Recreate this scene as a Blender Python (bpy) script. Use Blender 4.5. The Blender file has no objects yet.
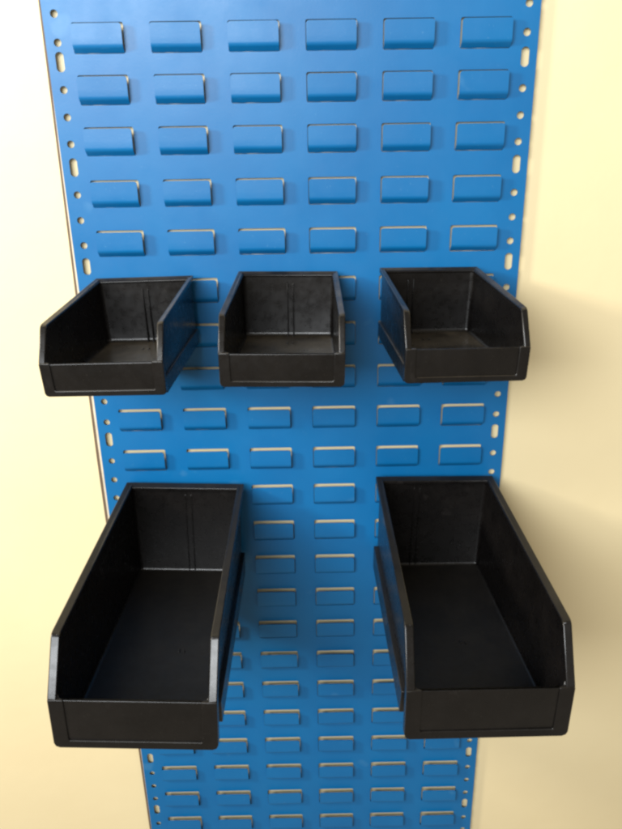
import bpy, bmesh, math, random
from mathutils import Matrix, Vector, noise
random.seed(4)
S = 0.001            # everything below is written in millimetres
Z0 = 1.55            # height of the panel's reference line above the floor, m
col = bpy.context.scene.collection
sc = bpy.context.scene

# ------------------------------------------------------------------ materials
def new_mat(name):
    m = bpy.data.materials.new(name); m.use_nodes = True
    nt = m.node_tree; b = nt.nodes['Principled BSDF']
    return m, nt, b
def N(nt, t, **kw):
    n = nt.nodes.new(t)
    for k, v in kw.items():
        if k in n.inputs: n.inputs[k].default_value = v
        else: setattr(n, k, v)
    return n
def tex(nt, scale, detail=4, rough=.55, vec=None, kind='ShaderNodeTexNoise'):
    n = nt.nodes.new(kind); n.inputs['Scale'].default_value = scale
    if kind == 'ShaderNodeTexNoise':
        n.inputs['Detail'].default_value = detail; n.inputs['Roughness'].default_value = rough
    if vec: nt.links.new(vec, n.inputs['Vector'])
    return n
def ramp(nt, src, stops):
    r = nt.nodes.new('ShaderNodeValToRGB'); e = r.color_ramp.elements
    while len(e) < len(stops): e.new(.5)
    for i, (p, c) in enumerate(stops):
        e[i].position = p; e[i].color = (c, c, c, 1) if isinstance(c, (int, float)) else (*c, 1)
    nt.links.new(src, r.inputs[0]); return r
def bump(nt, b, srcs):
    prev = None
    for s, st, d in srcs:
        bp = N(nt, 'ShaderNodeBump'); bp.inputs['Strength'].default_value = st; bp.inputs['Distance'].default_value = d
        nt.links.new(s, bp.inputs['Height'])
        if prev: nt.links.new(prev.outputs[0], bp.inputs['Normal'])
        prev = bp
    nt.links.new(prev.outputs[0], b.inputs['Normal'])
def coords(nt):   # world-position coordinates, so copies do not repeat the same pattern
    return nt.nodes.new('ShaderNodeNewGeometry').outputs['Position']

def scratches(nt, v, scale, lo, hi, amt, rot):
    mp = nt.nodes.new('ShaderNodeMapping'); nt.links.new(v, mp.inputs[0])
    mp.inputs['Rotation'].default_value = rot; mp.inputs['Scale'].default_value = (1, 14, 1)
    n = tex(nt, scale, 2, .5, mp.outputs[0]); r = ramp(nt, n.outputs[0], [(lo, 0.), (hi, amt)])
    return r.outputs[0]
def mat_blue():
    m, nt, b = new_mat('blue_paint'); v = coords(nt)
    n1 = tex(nt, 9, 5, .6, v)
    r = ramp(nt, n1.outputs[0], [(.3, BLUE_A), (.7, BLUE_B)])
    n2 = tex(nt, 420, 2, .5, v); sp = ramp(nt, n2.outputs[0], [(.70, 0.), (.76, .35)])
    mx = N(nt, 'ShaderNodeMix', data_type='RGBA'); nt.links.new(sp.outputs[0], mx.inputs[0])
    nt.links.new(r.outputs[0], mx.inputs[6]); mx.inputs[7].default_value = (.10, .27, .48, 1)
    sc1 = scratches(nt, v, 22, .70, .75, .35, (.4, .9, .5)); ms = N(nt, 'ShaderNodeMix', data_type='RGBA')
    nt.links.new(sc1, ms.inputs[0]); nt.links.new(mx.outputs[2], ms.inputs[6]); ms.inputs[7].default_value = (.06, .22, .42, 1)
    nt.links.new(ms.outputs[2], b.inputs['Base Color'])
    n3 = tex(nt, 26, 6, .65, v); rr = ramp(nt, n3.outputs[0], [(.3, .34), (.75, .46)])
    nt.links.new(rr.outputs[0], b.inputs['Roughness'])
    n4 = tex(nt, 520, 2, .5, v); n5 = tex(nt, 22, 2, .5, v)
    bump(nt, b, [(n4.outputs[0], .12, .0004), (n5.outputs[0], .2, .0012)])
    b.inputs['Specular IOR Level'].default_value = .5
    return m
def mat_black(name, dust):
    m, nt, b = new_mat(name); v = coords(nt)
    n1 = tex(nt, 30, 6, .65, v)
    r = ramp(nt, n1.outputs[0], [(.35, (.0030, .0025, .0024)), (.75, (.0072, .0060, .0054))])
    n2 = tex(nt, 900, 2, .5, v); sp = ramp(nt, n2.outputs[0], [(.71, 0.), (.78, .4)])
    mx = N(nt, 'ShaderNodeMix', data_type='RGBA'); nt.links.new(sp.outputs[0], mx.inputs[0])
    nt.links.new(r.outputs[0], mx.inputs[6]); mx.inputs[7].default_value = (.09, .08, .065, 1)
    # dust that has settled on the upward faces
    g = nt.nodes.new('ShaderNodeNewGeometry'); sx = nt.nodes.new('ShaderNodeSeparateXYZ'); nt.links.new(g.outputs['True Normal'], sx.inputs[0])
    du = ramp(nt, sx.outputs[2], [(.80, 0.), (.97, 1.)]); nd = tex(nt, 24, 5, .65, v); dn = ramp(nt, nd.outputs[0], [(.30, .15), (.65, 1.)])
    mu = N(nt, 'ShaderNodeMath', operation='MULTIPLY'); nt.links.new(du.outputs[0], mu.inputs[0]); nt.links.new(dn.outputs[0], mu.inputs[1])
    m3 = N(nt, 'ShaderNodeMath', operation='MULTIPLY'); nt.links.new(mu.outputs[0], m3.inputs[0]); m3.inputs[1].default_value = dust
    my = N(nt, 'ShaderNodeMix', data_type='RGBA'); nt.links.new(m3.outputs[0], my.inputs[0])
    sc1 = scratches(nt, v, 45, .68, .74, .5, (.7, .5, 1.1)); ms = N(nt, 'ShaderNodeMix', data_type='RGBA')
    nt.links.new(sc1, ms.inputs[0]); nt.links.new(mx.outputs[2], ms.inputs[6]); ms.inputs[7].default_value = (.014, .012, .011, 1)
    nt.links.new(ms.outputs[2], my.inputs[6]); my.inputs[7].default_value = (.23, .185, .125, 1)
    nt.links.new(my.outputs[2], b.inputs['Base Color'])
    n3 = tex(nt, 130, 5, .6, v); rr = ramp(nt, n3.outputs[0], [(.3, .24), (.72, .34)])
    ra = N(nt, 'ShaderNodeMath', operation='MULTIPLY_ADD'); nt.links.new(du.outputs[0], ra.inputs[0]); ra.inputs[1].default_value = .02 if dust > .3 else .22
    nt.links.new(rr.outputs[0], ra.inputs[2]); nt.links.new(ra.outputs[0], b.inputs['Roughness'])
    n4 = tex(nt, 1100, 3, .6, v); n5 = tex(nt, 28, 1, .5, v)
    bump(nt, b, [(n4.outputs[0], .16, .0003), (n5.outputs[0], .35, .0018)])
    b.inputs['IOR'].default_value = 1.5
    return m
def mat_wall():
    m, nt, b = new_mat('cream_wall_paint'); v = coords(nt)
    n1 = tex(nt, 3.5, 6, .6, v)
    r = ramp(nt, n1.outputs[0], [(.3, WALL_A), (.7, WALL_B)])
    vo = tex(nt, 7, vec=v, kind='ShaderNodeTexVoronoi'); sp = ramp(nt, vo.outputs['Distance'], [(0.008, .7), (.014, 0.)])
    mx = N(nt, 'ShaderNodeMix', data_type='RGBA'); nt.links.new(sp.outputs[0], mx.inputs[0])
    nt.links.new(r.outputs[0], mx.inputs[6]); mx.inputs[7].default_value = (.2, .13, .07, 1)
    nt.links.new(mx.outputs[2], b.inputs['Base Color'])
    b.inputs['Roughness'].default_value = .5
    n4 = tex(nt, 190, 4, .6, v); n5 = tex(nt, 7, 3, .5, v)
    bump(nt, b, [(n4.outputs[0], .12, .0008), (n5.outputs[0], .25, .006)])
    return m
def mat_plain(name, c, rough):
    m, nt, b = new_mat(name); v = coords(nt)
    n1 = tex(nt, 60, 5, .6, v)
    r = ramp(nt, n1.outputs[0], [(.3, tuple(x*.8 for x in c)), (.7, c)])
    nt.links.new(r.outputs[0], b.inputs['Base Color']); b.inputs['Roughness'].default_value = rough
    n4 = tex(nt, 300, 3, .6, v); bump(nt, b, [(n4.outputs[0], .3, .0005)])
    return m

BLUE_A = (.001, .122, .332); BLUE_B = (.002, .145, .372)
WALL_A = (.82, .68, .405); WALL_B = (.855, .72, .44)
BLUE, WALL = mat_blue(), mat_wall()
DUSTY, CLEAN = mat_black('dusty_black_plastic', .38), mat_black('black_plastic', .04)
CREAM = mat_plain('pale_strip_paint', (.78, .66, .48), .55)
BROWN = mat_plain('matte_brown', (.15, .10, .062), .8)
STEEL = mat_plain('blue_screw_paint', (.02, .14, .40), .4)

# ------------------------------------------------------------------ helpers
def V(x, y, z): return Vector((x*S, y*S, z*S))
def link(name, me, mat, parent=None):
    o = bpy.data.objects.new(name, me); col.objects.link(o)
    if mat: me.materials.append(mat)
    if parent: o.parent = parent
    return o
def from_bm(name, bm, mat, parent=None, sharp=35):
    bmesh.ops.recalc_face_normals(bm, faces=bm.faces[:])
    for f in bm.faces: f.smooth = True
    for e in bm.edges:
        if len(e.link_faces) == 2 and e.calc_face_angle(0) > math.radians(sharp): e.smooth = False
    me = bpy.data.meshes.new(name); bm.to_mesh(me); bm.free()
    return link(name, me, mat, parent)
def bev(o, w, seg=2, ang=30):
    m = o.modifiers.new('bevel', 'BEVEL'); m.width = w*S; m.segments = seg
    m.limit_method = 'ANGLE'; m.angle_limit = math.radians(ang); m.harden_normals = False
    return o
def thing(name, label, cat, loc, M=None, group=None):
    o = bpy.data.objects.new(name, None); col.objects.link(o); o.empty_display_size = .02
    mw = M.to_4x4() if M else Matrix.Identity(4); mw.translation = loc; o.matrix_world = mw
    o['label'] = label; o['category'] = cat
    if group: o['group'] = group
    return o
def prism(bm, pts_a, pts_b):
    """closed solid between two matching polygons"""
    a = [bm.verts.new(p) for p in pts_a]; b = [bm.verts.new(p) for p in pts_b]; n = len(a)
    bm.faces.new(a); bm.faces.new(b[::-1])
    for i in range(n): bm.faces.new((a[i], b[i], b[(i+1) % n], a[(i+1) % n]))
def box(bm, x0, x1, y0, y1, z0, z1):
    prism(bm, [V(x0, y0, z0), V(x1, y0, z0), V(x1, y1, z0), V(x0, y1, z0)],
              [V(x0, y0, z1), V(x1, y0, z1), V(x1, y1, z1), V(x0, y1, z1)])

# ------------------------------------------------------------------ the wall
GAP = 5.2       # air between the back of the sheet and the wall, mm
T = 1.0         # sheet thickness
bm = bmesh.new(); box(bm, -1700, 1900, T+GAP, T+GAP+120, -1550, 1250)
wall = from_bm('wall', bm, WALL); wall.location = (0, 0, Z0)
wall['kind'] = 'structure'

# ------------------------------------------------------------------ louvred panel
HALF = 224.8; ROWP = 47.14; COLP = 70.6; TOP0 = 35.6; HP = 23.57
LW, LD, LDZ, LH = 45.6, 6.0, 5.4, 26.0
ZT, ZB = 153.0, -1116.0
panel = thing('louvred_panel', 'tall blue steel panel with rows of louvres and punched edges on the cream wall',
              'louvre panel', (0, 0, Z0))
def ring(cx, cz, rx, rz, n=14):      # round hole or upright slot
    pts = []
    for i in range(n):
        a = 2*math.pi*i/n + math.pi/n
        x, z = rx*math.cos(a), rx*math.sin(a)
        pts.append((cx+x, cz+z+(rz-rx)*(1 if z > 0 else -1)))
    return pts
def rrect(x0, x1, z0, z1, r, n=4):
    pts = []
    for cx, cz, a0 in ((x1-r, z1-r, 0), (x0+r, z1-r, 90), (x0+r, z0+r, 180), (x1-r, z0+r, 270)):
        for i in range(n+1):
            a = math.radians(a0+90*i/n); pts.append((cx+r*math.cos(a), cz+r*math.sin(a)))
    return pts
# upper rows and left-hand holes moved off even spacing to imitate lens distortion
ROW_DZ = {0: .8, 1: 4.3, 2: 6.3, 3: 5.2, 4: 4.3, 5: 2.5, 6: 2.0, 7: 1.2, 8: 1.0, 9: -.8}
HOLE_DZ = {-2: -3.5, -1: -3.5, 0: 1.0, 1: 4.0, 2: 3.8, 3: 3.4, 4: 2.8, 5: 3.8, 6: 3.0, 7: 2.0, 8: 1.5, 14: -1, 15: -1.8, 16: -2, 17: -1.8, 18: -1.8, 19: -1.5}
def row_top(r): return TOP0 - ROWP*r + ROW_DZ.get(r, 0)
loops = [rrect(-HALF, HALF, ZB, ZT, 3)]
ROWS = range(-2, 24); XC = [(c-2.5)*COLP for c in range(6)]
for r in ROWS:
    zt = row_top(r)
    for x in XC: loops.append(rrect(x-LW/2-.6, x+LW/2+.6, zt-LH, zt, 1.6, 2))
for k in range(-5, 47):
    for sx in (-1, 1):
        z = -HP*k + (HOLE_DZ.get(k, 0) if sx < 0 else 0)
        if k % 4 == 0: loops.append(ring(sx*214, z+3, 3.9, 8.6))
        else: loops.append(ring(sx*214, z, 3.5, 3.5))
cu = bpy.data.curves.new('sheet_outline', 'CURVE'); cu.dimensions = '2D'; cu.fill_mode = 'BOTH'; cu.extrude = T/2*S
for lp in loops:
    sp = cu.splines.new('POLY'); sp.points.add(len(lp)-1); sp.use_cyclic_u = True
    for p, (x, z) in zip(sp.points, lp): p.co = (x*S, z*S, 0, 1)
tmp = bpy.data.objects.new('sheet_outline', cu); col.objects.link(tmp)
bpy.context.view_layer.update()
me = bpy.data.meshes.new_from_object(tmp.evaluated_get(bpy.context.evaluated_depsgraph_get()))
bpy.data.objects.remove(tmp)
bm = bmesh.new(); bm.from_mesh(me); bmesh.ops.remove_doubles(bm, verts=bm.verts[:], dist=1e-6)
# stand it up: curve xy -> world xz, front face at y = 0
bmesh.ops.transform(bm, matrix=Matrix(((1, 0, 0, 0), (0, 0, -1, T/2*S), (0, 1, 0, 0), (0, 0, 0, 1))), verts=bm.verts[:])
bmesh.ops.recalc_face_normals(bm, faces=bm.faces[:])
me = bpy.data.meshes.new('sheet'); bm.to_mesh(me); bm.free()
sheet = link('sheet', me, BLUE, panel)

# the pressed-out tongue: attached at the bottom, open at the top and both sides
def louvre_bm(bm, ox=0, oz=0, jit=0.):
    d = LD+jit
    ctrl = [(0.8, -LH-.4), (0, -LH+.3)]
    # slope out, then rounded bend up, then straight to the top
    b0 = Vector((0, -LH+.3)); b1 = Vector((-d, -LH+LDZ)); b2 = Vector((-d, -1.15))
    R = 2.6; u = (b0-b1).normalized(); w = (b2-b1).normalized()
    pa, pc = b1+u*R, b1+w*R
    prof = [b0]
    for i in range(6):
        t = i/5; prof.append(pa*(1-t)**2 + b1*2*t*(1-t) + pc*t*t)
    for q in (.35, .7): prof.append(pc.lerp(b2, q))
    zc = b2.y
    for k in (3., 1.8, .8, .2, 0.): prof.append(Vector((-d, zc-k)))
    rows = []
    for i, p in enumerate(prof):
        k = zc - p.y; r = 2.6
        ins = 0 if k >= r else r - math.sqrt(max(0, r*r-(r-k)**2))
        hw = LW/2 - ins
        t_ = (prof[min(i+1, len(prof)-1)] - prof[max(i-1, 0)]).normalized()
        nrm = Vector((t_.y, -t_.x))           # towards the wall side
        if nrm.x < 0: nrm = -nrm
        q = p + nrm*1.2
        rows.append([bm.verts.new(V(ox+sx*hw, pp.x, oz+pp.y)) for pp in (p, q) for sx in (-1, 1)])
    for a, b in zip(rows, rows[1:]):
        bm.faces.new((a[0], a[1], b[1], b[0])); bm.faces.new((a[3], a[2], b[2], b[3]))
        bm.faces.new((a[2], a[0], b[0], b[2])); bm.faces.new((a[1], a[3], b[3], b[1]))
    a = rows[-1]; bm.faces.new((a[0], a[1], a[3], a[2]))
    a = rows[0]; bm.faces.new((a[0], a[2], a[3], a[1]))
single = set()
for r in range(0, 5): single |= {(r, c) for c in range(6)}
for r in range(5, 8): single |= {(r, 1), (r, 3), (r, 4)}
for r in (8, 9): single |= {(r, c) for c in range(6)}
for r in range(10, 19): single |= {(r, 2), (r, 3)}
for r in range(14, 19): single |= {(r, 1), (r, 4)}
for r in (19, 20, 21): single |= {(r, c) for c in range(6)}
single |= {(13, 4)}
bm = bmesh.new(); louvre_bm(bm)
proto = from_bm('louvre', bm, BLUE, panel, sharp=40); first = True
for r, c in sorted(single):
    o = proto if first else proto.copy()
    if not first: col.objects.link(o)
    first = False
    o.parent = panel; o.location = V(XC[c], 0, row_top(r))
    o.rotation_euler = (random.uniform(-.022, .022), random.uniform(-.004, .004), random.uniform(-.014, .014))
    o.scale = (random.uniform(.992, 1.006), random.uniform(.93, 1.05), random.uniform(.985, 1.004))
bm = bmesh.new()
for r in ROWS:
    for c in range(6):
        if (r, c) not in single: louvre_bm(bm, XC[c], row_top(r))
o = from_bm('louvre_rows', bm, BLUE, panel, sharp=40); o['kind'] = 'stuff'

# thin pale strip and thin brown strip showing past the panel's left edge
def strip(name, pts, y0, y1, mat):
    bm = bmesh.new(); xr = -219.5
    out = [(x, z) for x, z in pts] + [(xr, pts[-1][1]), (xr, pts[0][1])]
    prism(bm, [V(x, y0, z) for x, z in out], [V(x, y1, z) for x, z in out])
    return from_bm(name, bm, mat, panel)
strip('pale_edge_strip', [(-224.3, 60), (-225.6, -60), (-226.8, -200), (-227.4, -380), (-226.6, -560), (-225.6, -800), (-225.0, -1105)], T+.05, T+.7, CREAM)
strip('brown_edge_strip', [(-225.8, 150), (-227.0, 40), (-228.4, -100), (-229.9, -240), (-230.8, -400), (-229.8, -600), (-228.4, -860), (-227.4, -1110)], T+.8, T+1.5, BROWN)
# spacer blocks that hold the sheet off the wall (behind solid metal, near top and bottom)
for z in (130, -1095):
    bm = bmesh.new(); box(bm, -150, 150, T+.1, T+GAP-.1, z-8, z+8)
    from_bm('spacer', bm, BROWN, panel)

# ------------------------------------------------------------------ storage bins
def euler_like(p, y, r):
    cx, sx = math.cos(p), math.sin(p); cy, sy = math.cos(y), math.sin(y); cr, sr = math.cos(r), math.sin(r)
    Rx = Matrix(((1, 0, 0), (0, cx, -sx), (0, sx, cx))); Rz = Matrix(((cy, -sy, 0), (sy, cy, 0), (0, 0, 1)))
    Ry = Matrix(((cr, 0, sr), (0, 1, 0), (-sr, 0, cr)))
    return Rz @ Rx @ Ry

def make_bin(root, P):
    BLACK = P['mat']
    Wb, Wf, H, D, K, kd, hl, Db, wr = P['dims']
    tw, ov = P['wall'], P['over']           # wall thickness; how far the rim stands out from the wall
    rw, rh = P['rim']
    w = lambda y: (Wb+(Wf-Wb)*y/D)/2        # half outer (rim) width at depth y
    # ---- body: one closed shell, walls set in under the rim
    def section(ins, back, front, floor, topdz):
        o = {}
        for s in (-1, 1):
            xb = lambda y, z: s*((w(y)-ins)*(1-(1-wr)*(-z)/H))
            yl = D-front; 
            o['B', s] = (xb(0, 0), -back, topdz)
            o['K', s] = (xb(K, -kd), -K, -kd+topdz)
            o['L', s] = (xb(yl, -hl), -yl, -hl+topdz)
            o['F', s] = (xb(Db-front, -H), -(Db-front), -H+floor)
            o['G', s] = (xb(0, -H), -back, -H+floor)
        return o
    out = section(ov, 0.6, 1.2, 0.4, -1.2); inn = section(ov+tw, tw+.6, tw+1.2, tw+.8, -1.2)
    bm = bmesh.new()
    vo = {k: bm.verts.new(V(*p)) for k, p in out.items()}; vi = {k: bm.verts.new(V(*p)) for k, p in inn.items()}
    for vv in (vo, vi):
        for s in (-1, 1): bm.faces.new([vv[k, s] for k in 'BKLFG'])
        for a, b in (('G', 'F'), ('B', 'G'), ('L', 'F')):
            bm.faces.new((vv[a, -1], vv[b, -1], vv[b, 1], vv[a, 1]))
    loop = [('L', -1), ('K', -1), ('B', -1), ('B', 1), ('K', 1), ('L', 1)]
    for i in range(6):
        a, b = loop[i], loop[(i+1) % 6]; bm.faces.new((vo[a], vo[b], vi[b], vi[a]))
    bmesh.ops.recalc_face_normals(bm, faces=bm.faces[:])
    ed = []
    for e in bm.edges:      # moulded radii: inside and outside corners
        a, b = e.verts
        inv = {v: k for k, v in vo.items()}; ini = {v: k for k, v in vi.items()}
        for mp, rr in ((inv, 1), (ini, 2)):
            if a in mp and b in mp:
                ka, kb = mp[a], mp[b]; pr = {ka[0], kb[0]}
                if pr in ({'G', 'F'}, {'B', 'G'}, {'L', 'F'}) or ((ka[0] == kb[0]) and ka[0] in 'GF'): ed.append(e)
    bmesh.ops.bevel(bm, geom=ed, offset=P['fil']*S, segments=4, profile=.5, affect='EDGES')
    # fine rubber-band waviness of a moulded wall
    body = bev(from_bm('body', bm, BLACK, root, sharp=25), .5, 2, 50)
    # ---- rim: one bent band along both sides and the back
    prof = [(D-.4, -hl), (K, -kd), (0, 0)]
    def offs(i):         # offset of the profile point into the material
        a = Vector((prof[0][0]-prof[1][0], prof[0][1]-prof[1][1])).normalized()
        b = Vector((prof[1][0]-prof[2][0], prof[1][1]-prof[2][1])).normalized()
        na = Vector((a.y, -a.x)); nb = Vector((b.y, -b.x))
        if i == 0: n = na
        elif i == 2: n = nb
        else:
            n = (na+nb).normalized(); n = n/max(.3, n.dot(na))
        if n.y > 0: n = -n
        return n*rh
    bm = bmesh.new(); loopv = []
    seq = [(0, -1), (1, -1), (2, -1), (2, 1), (1, 1), (0, 1)]
    for i, s in seq:
        y, z = prof[i]; of = offs(i)
        if i == 2: of = Vector((0, -rh))
        yi = y + (rw if i == 2 else 0)
        xo = s*w(y)*(1-(1-wr)*(-z)/H); xi = s*(w(y)-rw)*(1-(1-wr)*(-z)/H)
        xo2 = xo; xi2 = xi
        loopv.append([bm.verts.new(V(xo, -y, z)), bm.verts.new(V(xi, -yi, z-(2.6 if i == 2 else .9))),
                      bm.verts.new(V(xi2, -(yi+of.x), z+of.y)), bm.verts.new(V(xo2, -(y+of.x), z+of.y))])
    for a, b in zip(loopv, loopv[1:]):
        for j in range(4): bm.faces.new((a[j], a[(j+1) % 4], b[(j+1) % 4], b[j]))
    bm.faces.new(loopv[0]); bm.faces.new(loopv[-1][::-1])
    bmesh.ops.recalc_face_normals(bm, faces=bm.faces[:])
    # round the knee a little
    kn = [e for e in bm.edges if any(all(v in lv for v in e.verts) for lv in (loopv[1], loopv[4])) ]
    bmesh.ops.bevel(bm, geom=kn, offset=3*S, segments=3, profile=.5, affect='EDGES')
    bev(from_bm('rim', bm, BLACK, root, sharp=25), .9, 3, 30)
    # ---- front frame: raised border left, bottom and right of the sunken front
    fb = P['fband']; fd = 1.6
    A = Vector((-D, -hl)); B = Vector((-Db, -H)); dirn = (B-A).normalized(); nrm = Vector((dirn.y, -dirn.x))
    if nrm.x > 0: nrm = -nrm
    def fp(x, t, off):      # point on the front: x, distance t down from the lip, offset outwards
        q = A + dirn*t + nrm*off; return V(x, q.x, q.y)
    Lf = (B-A).length
    def hw(t):
        return w(D)*(1-(1-wr)*(hl+(H-hl)*t/Lf)/H)
    bm = bmesh.new()
    ix = lambda t: hw(t)-fb[0]
    cr = P['cor']
    U = []
    outl = [(-hw(0), 0.3), (-hw(Lf*.5), Lf*.5), (-hw(Lf-cr), Lf-cr), (-hw(Lf)+cr*.3, Lf-cr*.3), (-hw(Lf)+cr, Lf),
            (hw(Lf)-cr, Lf), (hw(Lf)-cr*.3, Lf-cr*.3), (hw(Lf-cr), Lf-cr), (hw(Lf*.5), Lf*.5), (hw(0), 0.3)]
    inl = [(-ix(0), 0.3), (-ix(Lf*.5), Lf*.5), (-ix(Lf)+.0, Lf-fb[1]-1), (-ix(Lf)+.6, Lf-fb[1]-.4), (-ix(Lf)+1.2, Lf-fb[1]),
           (ix(Lf)-1.2, Lf-fb[1]), (ix(Lf)-.6, Lf-fb[1]-.4), (ix(Lf), Lf-fb[1]-1), (ix(Lf*.5), Lf*.5), (ix(0), 0.3)]
    back = -P['fthk']
    ringv = []
    for (xo, to), (xi, ti) in zip(outl, inl):
        ringv.append([bm.verts.new(fp(xo, to, 0)), bm.verts.new(fp(xi, ti, 0)), bm.verts.new(fp(xi, ti, -2.0)), bm.verts.new(fp(xo, to, back))])
    for a, b in zip(ringv, ringv[1:]):
        for j in range(4): bm.faces.new((a[j], a[(j+1) % 4], b[(j+1) % 4], b[j]))
    bm.faces.new(ringv[0]); bm.faces.new(ringv[-1][::-1])
    bev(from_bm('front_frame', bm, BLACK, root, sharp=28), .7, 3, 28)
    # ---- stacking runners low on both sides
    rz = P['run']
    for s in (-1, 1):
        bm = bmesh.new()
        X = lambda y, z, q: s*((w(y))*(1-(1-wr)*(-z)/H)-q)
        y0, y1 = 1.0, Db*P['runend']
        pa = [(y0, -H), (y1, -H), (y1+rz*.25, -H+rz), (y0, -H+rz)]
        prism(bm, [V(X(y, z, 0), -y, z) for y, z in pa], [V(X(y, z, ov+1.0), -y, z) for y, z in pa])
        bev(from_bm('side_runner', bm, BLACK, root), .7, 2)
    # ---- cross ledge under the rim on the outside (where two moulded depths meet)
    # ---- back ribs, in pairs, and the small bosses at their feet
    rx = P['ribx']
    for dx in (-P['ribgap']/2, P['ribgap']/2):
        bm = bmesh.new(); y0 = tw+.3
        prism(bm, [V(rx+dx-.7, -y0, -rh-6), V(rx+dx+.7, -y0, -rh-6), V(rx+dx+.7, -y0, -H+tw+.2), V(rx+dx-.7, -y0, -H+tw+.2)],
                  [V(rx+dx-.45, -y0-P['ribd'], -rh-7), V(rx+dx+.45, -y0-P['ribd'], -rh-7), V(rx+dx+.45, -y0-P['ribd']*3.6, -H+tw+.2), V(rx+dx-.45, -y0-P['ribd']*3.6, -H+tw+.2)])
        bev(from_bm('back_rib', bm, BLACK, root), .25, 2)
    for dx, yy in P['pips']:
        bm = bmesh.new(); box(bm, dx-.7, dx+.7, -yy-2.2, -yy+2.2, -H+tw+.5, -H+tw+1.9)
        bev(from_bm('floor_pip', bm, BLACK, root), .3, 2)
    # ---- hooked lip on the back that hangs over a row of louvres
    bm = bmesh.new(); hwid = Wb*.5-8
    pr = [(.8, -2), (.8, -7), (4.6, -8.5), (4.6, -15), (6.0, -15), (6.0, -5.5), (3.2, -2)]
    pr = [(-.8, -5), (P['hook'], -6.5), (P['hook'], -14), (P['hook']-1.4, -14), (P['hook']-1.4, -8.5), (-.8, -8)]
    prism(bm, [V(-hwid, y, z) for y, z in pr], [V(hwid, y, z) for y, z in pr])
    bev(from_bm('hanging_lip', bm, BLACK, root), .4, 2)

SM = dict(mat=DUSTY, dims=(99.9, 108.2, 69.9, 153.9, 137.2, 9.9, 39.2, 152.8, .985), wall=2.3, over=1.8, rim=(5.5, 5.0), fil=4.2,
          fband=(9.5, 5.0), fthk=6, cor=3.2, run=15, runend=.965, ribd=1.3, ribx=2, ribgap=5.6, pips=((-1, 30), (5, 30)), hook=2.6)
LG = dict(mat=CLEAN, dims=(131.8, 142.2, 116.0, 274.0, 247.4, 19.4, 65.8, 274.1, .978), wall=2.8, over=4.2, rim=(7.5, 7.0), fil=4.0,
          fband=(13.0, 7.5), fthk=9, cor=4.5, run=28, runend=.88, ribd=.6, ribx=3, ribgap=6.5, pips=((14, 150), (19, 151), (42, 225)), hook=2.6)
BINS = [
 (SM, (-154.15, -12.0, -192.6), (-.001, -.081, -.032), 'small black bin at the left of the upper row, overhanging the panel edge', -2),
 (SM, (-9.94, -9.5, -189.66), (-.015, -.015, .012), 'small black bin in the middle of the upper row between two like it', 0),
 (SM, (131.0, -13.3, -187.1), (-.017, .090, .024), 'small black bin at the right of the upper row, shading the yellow wall', -20),
 (LG, (-131.8, -10.4, -426.0), (-.024, -.026, .022), 'large deep black plastic bin on the left side of the lower row', 0),
 (LG, (147.3, -11.2, -422.4), (-.035, .036, .030), 'large deep black plastic bin on the right side of the lower row', -22)]
for P, loc, rot, lab, rx in BINS:
    P = dict(P); P['ribx'] += rx; P['pips'] = [(a+rx*.4, b) for a, b in P['pips']]
    root = thing('storage_bin', lab, 'storage bin', Vector(loc)*S + Vector((0, 0, Z0)), euler_like(*rot),
                 'small bins in the upper row' if P['dims'][0] < 120 else 'large bins in the lower row')
    make_bin(root, P)

# ------------------------------------------------------------------ light
w = bpy.data.worlds.new('World'); sc.world = w; w.use_nodes = True
bg = w.node_tree.nodes['Background']; bg.inputs[0].default_value = (1.0, .87, .68, 1); bg.inputs[1].default_value = .31
def area(name, loc, target, sx, sy, power, color):
    l = bpy.data.lights.new(name, 'AREA'); l.shape = 'RECTANGLE'; l.size = sx; l.size_y = sy; l.energy = power; l.color = color
    o = bpy.data.objects.new(name, l); col.objects.link(o); o.location = loc
    o.rotation_euler = (Vector(target)-Vector(loc)).to_track_quat('-Z', 'Y').to_euler(); return o
area('side_window_light', (-1.35, -.62, Z0+.30), (0, 0, Z0-.10), .20, .20, 21, (1.0, .95, .84))
area('room_window_light', (-.74, -1.85, Z0+.52), (0, 0, Z0+.62), 1.45, .85, 66, (.93, .97, 1.0))

# ------------------------------------------------------------------ camera
f, px, py = 772.967, 318.541, 419.366
cx, cy, cz, pit, yaw, rol = 13.1583, -784.6332, -27.9531, .39608982, .00692640, -.01460410
cp, sp, cyw, syw, cr, sr = math.cos(pit), math.sin(pit), math.cos(yaw), math.sin(yaw), math.cos(rol), math.sin(rol)
fw = Vector((syw*cp, cyw*cp, -sp)); ri = Vector((cyw, -syw, 0)); up = ri.cross(fw)
R2 = cr*ri+sr*up; U2 = cr*up-sr*ri
cam = bpy.data.cameras.new('camera'); co = bpy.data.objects.new('camera', cam); col.objects.link(co)
M = Matrix((R2, U2, -fw)).transposed().to_4x4(); M.translation = Vector((cx*S, cy*S, cz*S+Z0)); co.matrix_world = M
cam.sensor_fit = 'VERTICAL'; cam.sensor_height = 24; cam.lens = f/829*24
cam.shift_x = -(px-311)/829; cam.shift_y = (py-414.5)/829
cam.clip_start = .01; cam.clip_end = 50
sc.camera = co
sc.view_settings.view_transform = 'Standard'; sc.view_settings.look = 'None'; sc.view_settings.exposure = 0; sc.view_settings.gamma = 1
sc.cycles.filter_width = 2.5
